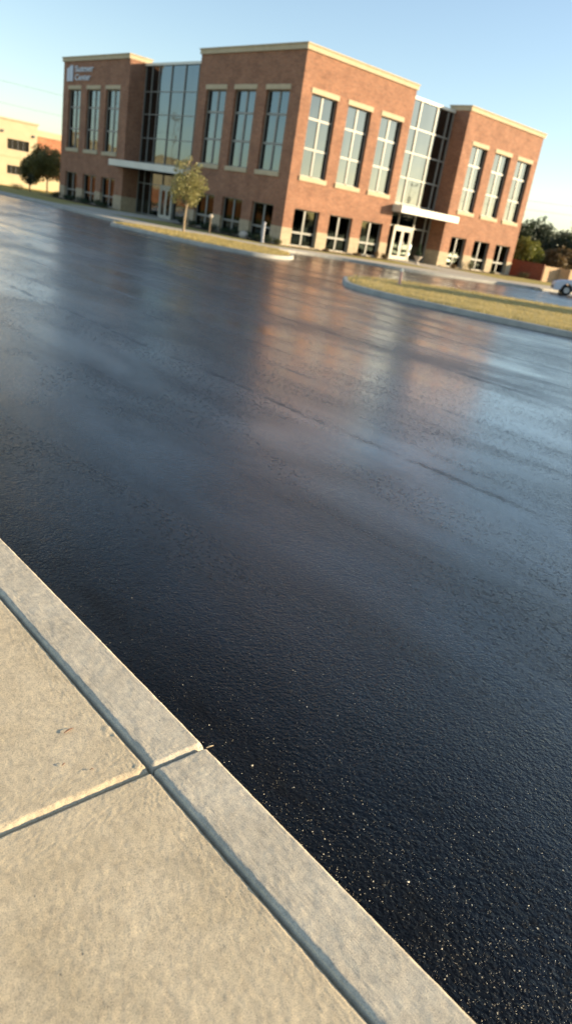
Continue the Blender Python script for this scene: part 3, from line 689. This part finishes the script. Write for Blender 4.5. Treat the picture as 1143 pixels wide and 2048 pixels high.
# trees and street edge on the photographer's side and down the road (seen in the glass)
for i,(x,y,h,c) in enumerate([(-36,37,7.2,3),(-40,41,8.2,3.2),(-44,46,7.4,3),(-49,50,8.4,3.4),(-37,44,6.4,3),(-54,53,8,3.2)]):
    tree('roadside_tree',x,y,h,c,h*.12,M['leaf_dark'],M['bark'],'dark roadside tree standing outside the photo across the street','trees across the street',n=4500,leaf=.2,seed=70+i)
for i in range(15):
    u_=i/14; x=28+40*u_+1.5*math.sin(i*2.1); y=-44+24*u_+1.5*math.cos(i*3.3); h=4.6+.8*math.sin(i*1.9)
    tree('roadside_tree',x,y,h,2.3,.3,M['leaf_dark'],M['bark'],'dark tree standing outside the photo beyond the right parking lot','trees beyond the parking lot',n=3500,leaf=.18,seed=80+i,z0=ZA)
tree('roadside_tree',8,-27.6,5.2,1.7,1.6,M['leaf_dark'],M['bark'],'tall dark tree standing outside the photo right of the grass island','trees beyond the parking lot',n=3500,leaf=.12,seed=99,z0=0)
F3=empty('neighbour_building',(-75,74,0)); tag(F3,'long cream and brick building outside the photo to the left down the street','building')
MB().box(0,58,0,8,-.3,6.4).build('wall',M['cream'],F3); MB().box(-.1,58.1,-.1,8.1,6.4,6.7).build('cornice',M['cap'],F3)
MB().box(0,58,-.05,-.003,-.3,2.0).build('brick_base',M['far_brick'],F3)

# ------------------------------------------------------------------ fence, car, small furniture
fw=MB(); a=Vector((24.3,1.5,0)); b=Vector((24.0,-1.95,0)); d=(b-a).normalized(); nr=Vector((-d.y,d.x,0))*.12
fw.prism([tuple((a)[:2]),tuple(b[:2]),tuple((b-nr)[:2]),tuple((a-nr)[:2])] if False else [tuple(a[:2]),tuple((a+nr)[:2]),tuple((b+nr)[:2]),tuple(b[:2])],-.1,1.13)
SW=empty('screen_wall',(0,0,0)); tag(SW,'low dark red brick screen wall at the right end of the building','wall')
fw.build('brickwork',M['fence_brick'],SW)
c=MB(); e2=nr.normalized()*.03
c.prism([tuple((a-e2)[:2]),tuple((a+nr+e2)[:2]),tuple((b+nr+e2)[:2]),tuple((b-e2)[:2])],1.133,1.18); c.build('coping',M['fence_brick'],SW)
def panel(x0,y0,x1,y1,label):
    t=empty('fence_panel',(x0,y0,0)); tag(t,label,'fence'); L=math.hypot(x1-x0,y1-y0); t.rotation_euler.z=math.atan2(y1-y0,x1-x0)
    n=max(3,int(L/.14)); mb=MB()
    for i in range(n): mb.box(i*L/n+.004,(i+1)*L/n-.004,-.015-.006*(i%2),.015,-.05,1.08+.012*math.sin(i*2.3))
    mb.build('boards',M['wood'],t)
    for xx in (0,L): MB().box(xx-.05,xx+.05,.02,.12,-.1,1.12).build('post',M['wood'],t)
    MB().box(0,L,.02,.06,.25,.34).build('rail',M['wood'],t); MB().box(0,L,.02,.06,.8,.89).build('rail',M['wood'],t)
panel(24.1,-1.98,26.0,-2.1,'pale board fence panel meeting the end of the brick wall')
panel(26.0,-3.0,37,-4.0,'long pale board fence panel running behind the parked car')
panel(26.0,-2.15,26.05,-2.95,'short shaded board panel stepping between the two pale ones')
# kerb stops
for i,(x,y,lb) in enumerate([(11.9,-8.95,'concrete wheel stop by the kerb before the brick screen wall'),(13.2,-9.75,'concrete wheel stop just left of the parked car')]):
    m_=MB(); m_.box(-.35,.35,-.07,.07,0,.11); o=m_.build('wheel_stop',M['far_conc'],None,bevel=.02); o.location=(x,y,ZA); o.rotation_euler.z=R(-6); tag(o,lb,'wheel stop','wheel stops')

def car(x,y,rz):
    t=empty('parked_car',(x,y,ZA),rz); tag(t,'silver-white car parked by the pale fence at the right edge','car')
    # profile along x (nose at +x), car units already divided by the layout scale
    L=3.7; prof=[(-1.85,.32),(-1.87,.55),(-1.82,.78),(-1.62,.86),(-1.30,1.14),(-.95,1.22),(-.1,1.22),(.25,1.17),(.78,.84),(1.50,.74),(1.78,.62),(1.86,.46),(1.84,.22)]
    def arch(cx):
        return [(cx+.33*math.cos(t_),.28+.33*math.sin(t_)) for t_ in [0,.35,.7,1.05,1.4,1.75,2.1,2.45,2.8,3.14]]
    low=[(1.6,.2)]+arch(1.12)+[(.7,.2),(-.7,.2)]+arch(-1.12)+[(-1.6,.22)]
    P=prof+low; n=len(P); W=.72
    def wy(z): return W-(.0 if z<.75 else (z-.75)*.32)
    mb=MB(); vs=[(px,-wy(pz),pz) for px,pz in P]+[(px,wy(pz),pz) for px,pz in P]
    mb.add(vs,[tuple(range(n)),tuple(range(n,2*n))[::-1]]+[(i,n+i,n+(i+1)%n,(i+1)%n) for i in range(n)])
    mb.build('body',M['car_paint'],t,bevel=.03)
    for s in (-1,1):
        for poly in ([(-.98,.84),(-.93,1.15),(-.36,1.16),(-.36,.84)],[(-.30,.84),(-.30,1.16),(.20,1.11),(.62,.84)]):
            g=MB(); m=len(poly); g.add([(px,s*(wy(pz)+.004),pz) for px,pz in poly]+[(px,s*(wy(pz)-.02),pz) for px,pz in poly],[tuple(range(m)),tuple(range(m,2*m))[::-1]]+[(i,(i+1)%m,m+(i+1)%m,m+i) for i in range(m)])
            g.build('side_window',M['car_glass'],t)
    g=MB(); g.add([(.76,-.60,.87),(.76,.60,.87),(.30,.53,1.155),(.30,-.53,1.155)],[(0,1,2,3)]); o=g.build('windscreen',M['car_glass'],t); o.location=(.012,0,.012)
    for cx in (-1.12,1.12):
        for s in (-1,1):
            w=MB(); ys=[.50,.52,.68,.70]; rr=[.24,.275,.275,.24]
            w.tube([(cx,s*q,.275) for q in ys],rr,20); wo=w.build('wheel',M['tyre'],t)
            r_=MB(); r_.tube([(cx,s*.69,.275),(cx,s*.712,.275)],[.17,.15],16); 
            for q in range(5):
                a_=q*1.2566; r_.tube([(cx,s*.715,.275),(cx+.14*math.cos(a_),s*.715,.275+.14*math.sin(a_))],[.02,.025],6)
            r_.build('rim',M['rim'],wo)
    for s in (-1,1): MB().sphere((1.74,s*.55,.58),(.1,.13,.07)).build('headlight',M['lamp'],t); MB().box(.45,.55,s*.74-.06,s*.74+.06,.86,.95).build('mirror',M['car_paint'],t,bevel=.02)
    MB().box(1.80,1.875,-.45,.45,.30,.42).build('grille',M['alu_dark'],t)
    return t
CAR=car(13.6,-10.9,R(126))

def post(x,y,h,r,mat,name,label,cat,z=0,top=None):
    t=empty(name,(x,y,z)); tag(t,label,cat)
    p=MB(); p.tube([(0,0,0),(0,0,h)],[r,r*.92],12); p.build('shaft',mat,t)
    q=MB(); q.tube([(0,0,h),(0,0,h+.05),(0,0,h+.09)],[r*1.15,r*1.15,r*.5],12); q.build('cap',top or mat,t)
    b=MB(); b.tube([(0,0,0),(0,0,.03)],[r*1.8,r*1.7],12); b.build('base',mat,t)
post(-1.35,-.15,.95,.07,M['post'],'bollard','pale grey bollard before the shaded facade near its sunlit corner','bollard')
post(-7.85,-15.3,.42,.05,M['pink'],'marker_post','short pink-white marker post on the right grass island','post',.03,M['white_paint'])
# lamp bollard with a round head by the young tree
t=empty('path_lamp',(-3.1,2.2,0)); tag(t,'short dark path lamp with a round pale head right of the yellow-green tree','lamp')
p=MB(); p.tube([(0,0,0),(.0,0,.78)],[.045,.04],10); p.build('shaft',M['bark'],t); MB().sphere((0,0,.86),.11).build('head',M['urn'],t)
t=empty('boulder',(-1.0,1.9,0)); tag(t,'rounded tan boulder in the shrubs beside the pale grey bollard','boulder')
MB().sphere((0,0,.16),(.24,.3,.22),14,10).build('stone_body',M['urn'],t)
# urn with plant by the doors
t=empty('planter_urn',(10.6,-1.0,.006)); tag(t,'pale stone urn planter with dark spiky plant right of the glass doors','planter')
u=MB(); prof=[(.16,0),(.16,.04),(.08,.09),(.07,.16),(.17,.28),(.25,.42),(.28,.46),(.24,.46)]
nn=18; vs=[(r*math.cos(2*math.pi*k/nn),r*math.sin(2*math.pi*k/nn),z) for r,z in prof for k in range(nn)]
u.add(vs,[(j*nn+k,j*nn+(k+1)%nn,(j+1)*nn+(k+1)%nn,(j+1)*nn+k) for j in range(len(prof)-1) for k in range(nn)],True); u.build('bowl',M['urn'],t)
MB().tube([(0,0,.40),(0,0,.43)],[.24,.24],16).build('soil',M['mulch'],t)
mb=MB(); leaf_cloud(mb,[(0,0,.62,.2,.2,.2),(0,0,.95,.09,.09,.3)],500,.04,np.random.default_rng(5)); mb.build('plant',M['leaf_shrub'],t)

# overhead lines with their poles standing out of frame
def pole(x,y,h,label):
    t=empty('utility_pole',(x,y,-.2)); tag(t,label,'utility pole','utility poles carrying the overhead wires')
    MB().tube([(0,0,0),(0,0,h)],[.14,.09],10).build('shaft',M['bark'],t); MB().box(-.9,.9,-.06,.06,h-.6,h-.48).build('crossarm',M['bark'],t)
def wire(A,B,sag,label):
    A=Vector(A);B=Vector(B); pts=[]
    for i in range(41):
        q=A.lerp(B,i/40); q.z-=sag*4*(i/40)*(1-i/40); pts.append(tuple(q))
    m_=MB(); m_.tube(pts,[.012]*41,5); tag(m_.build('overhead_wire',M['cable']),label,'wire','overhead wires')
WIRES=[((-33,66,11.6),(40,66,10.9),.5,'upper overhead wire in the sky left of the building'),((-33,66,9.3),(40,66,8.6),.5,'lower overhead wire in the sky left of the building'),
       ((60,40,8.1),(60,-40,8.1),.4,'upper overhead wire in the sky right of the building'),((60,40,7.1),(60,-40,7.1),.4,'lower overhead wire in the sky right of the building')]
for a_,b_,s_,l_ in WIRES: wire(a_,b_,s_,l_)
pole(-33,66,12,'utility pole at the left end of the wires behind the lot'); pole(40,66,12,'utility pole behind the brick building'); pole(60,40,9,'utility pole behind the wood'); pole(60,-40,9,'utility pole beyond the right parking lot')

# small litter in the foreground
scrap('dry_leaf',-26.80,-30.10,-.003,.036,.2,.0035,M['dry_leaf'],'thin red-brown dry leaf on the pavement slab near the joint','leaf')
scrap('dry_twig',-26.455,-30.385,-.008,.028,-.1,.004,M['straw'],'small pale straw scrap at the chipped kerb corner by the asphalt','twig')
scrap('dry_twig',-26.88,-30.23,-.003,.014,.4,.002,M['dry_leaf'],'tiny brown twig on the slab left of the red-brown leaf','twig')
scrap('dry_twig',-26.82,-30.29,-.003,.012,-.3,.002,M['dry_leaf'],'tiny brown twig on the slab close to the cross joint','twig')

# ------------------------------------------------------------------ light, sky, camera
AZ,EL=52,12          # degrees from the sunlit front's normal towards +x; elevation
sv=Vector((math.sin(R(AZ))*math.cos(R(EL)),-math.cos(R(AZ))*math.cos(R(EL)),math.sin(R(EL))))
sun=bpy.data.lights.new('sun','SUN'); sun.energy=5.0; sun.angle=R(.5); sun.color=(1,.80,.52)
so=bpy.data.objects.new('sun',sun); COL.objects.link(so); so.rotation_euler=sv.to_track_quat('Z','Y').to_euler()
w=bpy.data.worlds.new('World'); SC.world=w; w.use_nodes=True; nt=w.node_tree
sk=nt.nodes.new('ShaderNodeTexSky'); sk.sky_type='NISHITA'; sk.sun_disc=False; sk.sun_elevation=R(EL); sk.sun_rotation=math.atan2(sv.x,sv.y)
sk.air_density=1.0; sk.dust_density=.35; sk.ozone_density=1.8
hs=nt.nodes.new('ShaderNodeHueSaturation'); hs.inputs['Saturation'].default_value=.90; nt.links.new(sk.outputs[0],hs.inputs['Color']); nt.links.new(hs.outputs[0],nt.nodes['Background'].inputs[0]); nt.nodes['Background'].inputs[1].default_value=.128
SC.view_settings.view_transform='Standard'; SC.view_settings.look='None'; SC.view_settings.exposure=1.05; SC.view_settings.gamma=1

f,p_,rl,th=1466.7,.3815,.1703,.7833
fwd=Vector((0,math.cos(p_),-math.sin(p_))); r0=Vector((1,0,0)); u0=r0.cross(fwd); rt=r0*math.cos(rl)+u0*math.sin(rl); up=-r0*math.sin(rl)+u0*math.cos(rl)
ud=Vector((math.cos(th),math.sin(th),0)); vd=Vector((-math.sin(th),math.cos(th),0))
W=lambda q:Vector((q.dot(ud),q.dot(vd),q.z))
rt,up,fwd=W(rt),W(up),W(fwd)
cd=bpy.data.cameras.new('camera'); co=bpy.data.objects.new('camera',cd); COL.objects.link(co); SC.camera=co
co.matrix_world=Matrix(((rt.x,up.x,-fwd.x,-27.712),(rt.y,up.y,-fwd.y,-31.807),(rt.z,up.z,-fwd.z,1.6),(0,0,0,1)))
cd.sensor_fit='HORIZONTAL'; cd.sensor_width=36; cd.lens=36*f/1143; cd.clip_start=.05; cd.clip_end=5000
cd.dof.use_dof=True; cd.dof.focus_distance=2.75*S; cd.dof.aperture_fstop=3.6

# scale the whole layout to metres
for me in bpy.data.meshes: me.transform(Matrix.Scale(S,4))
for o in SC.objects:
    o.location=o.location*S
    for m_ in o.modifiers:
        if m_.type=='BEVEL': m_.width*=S
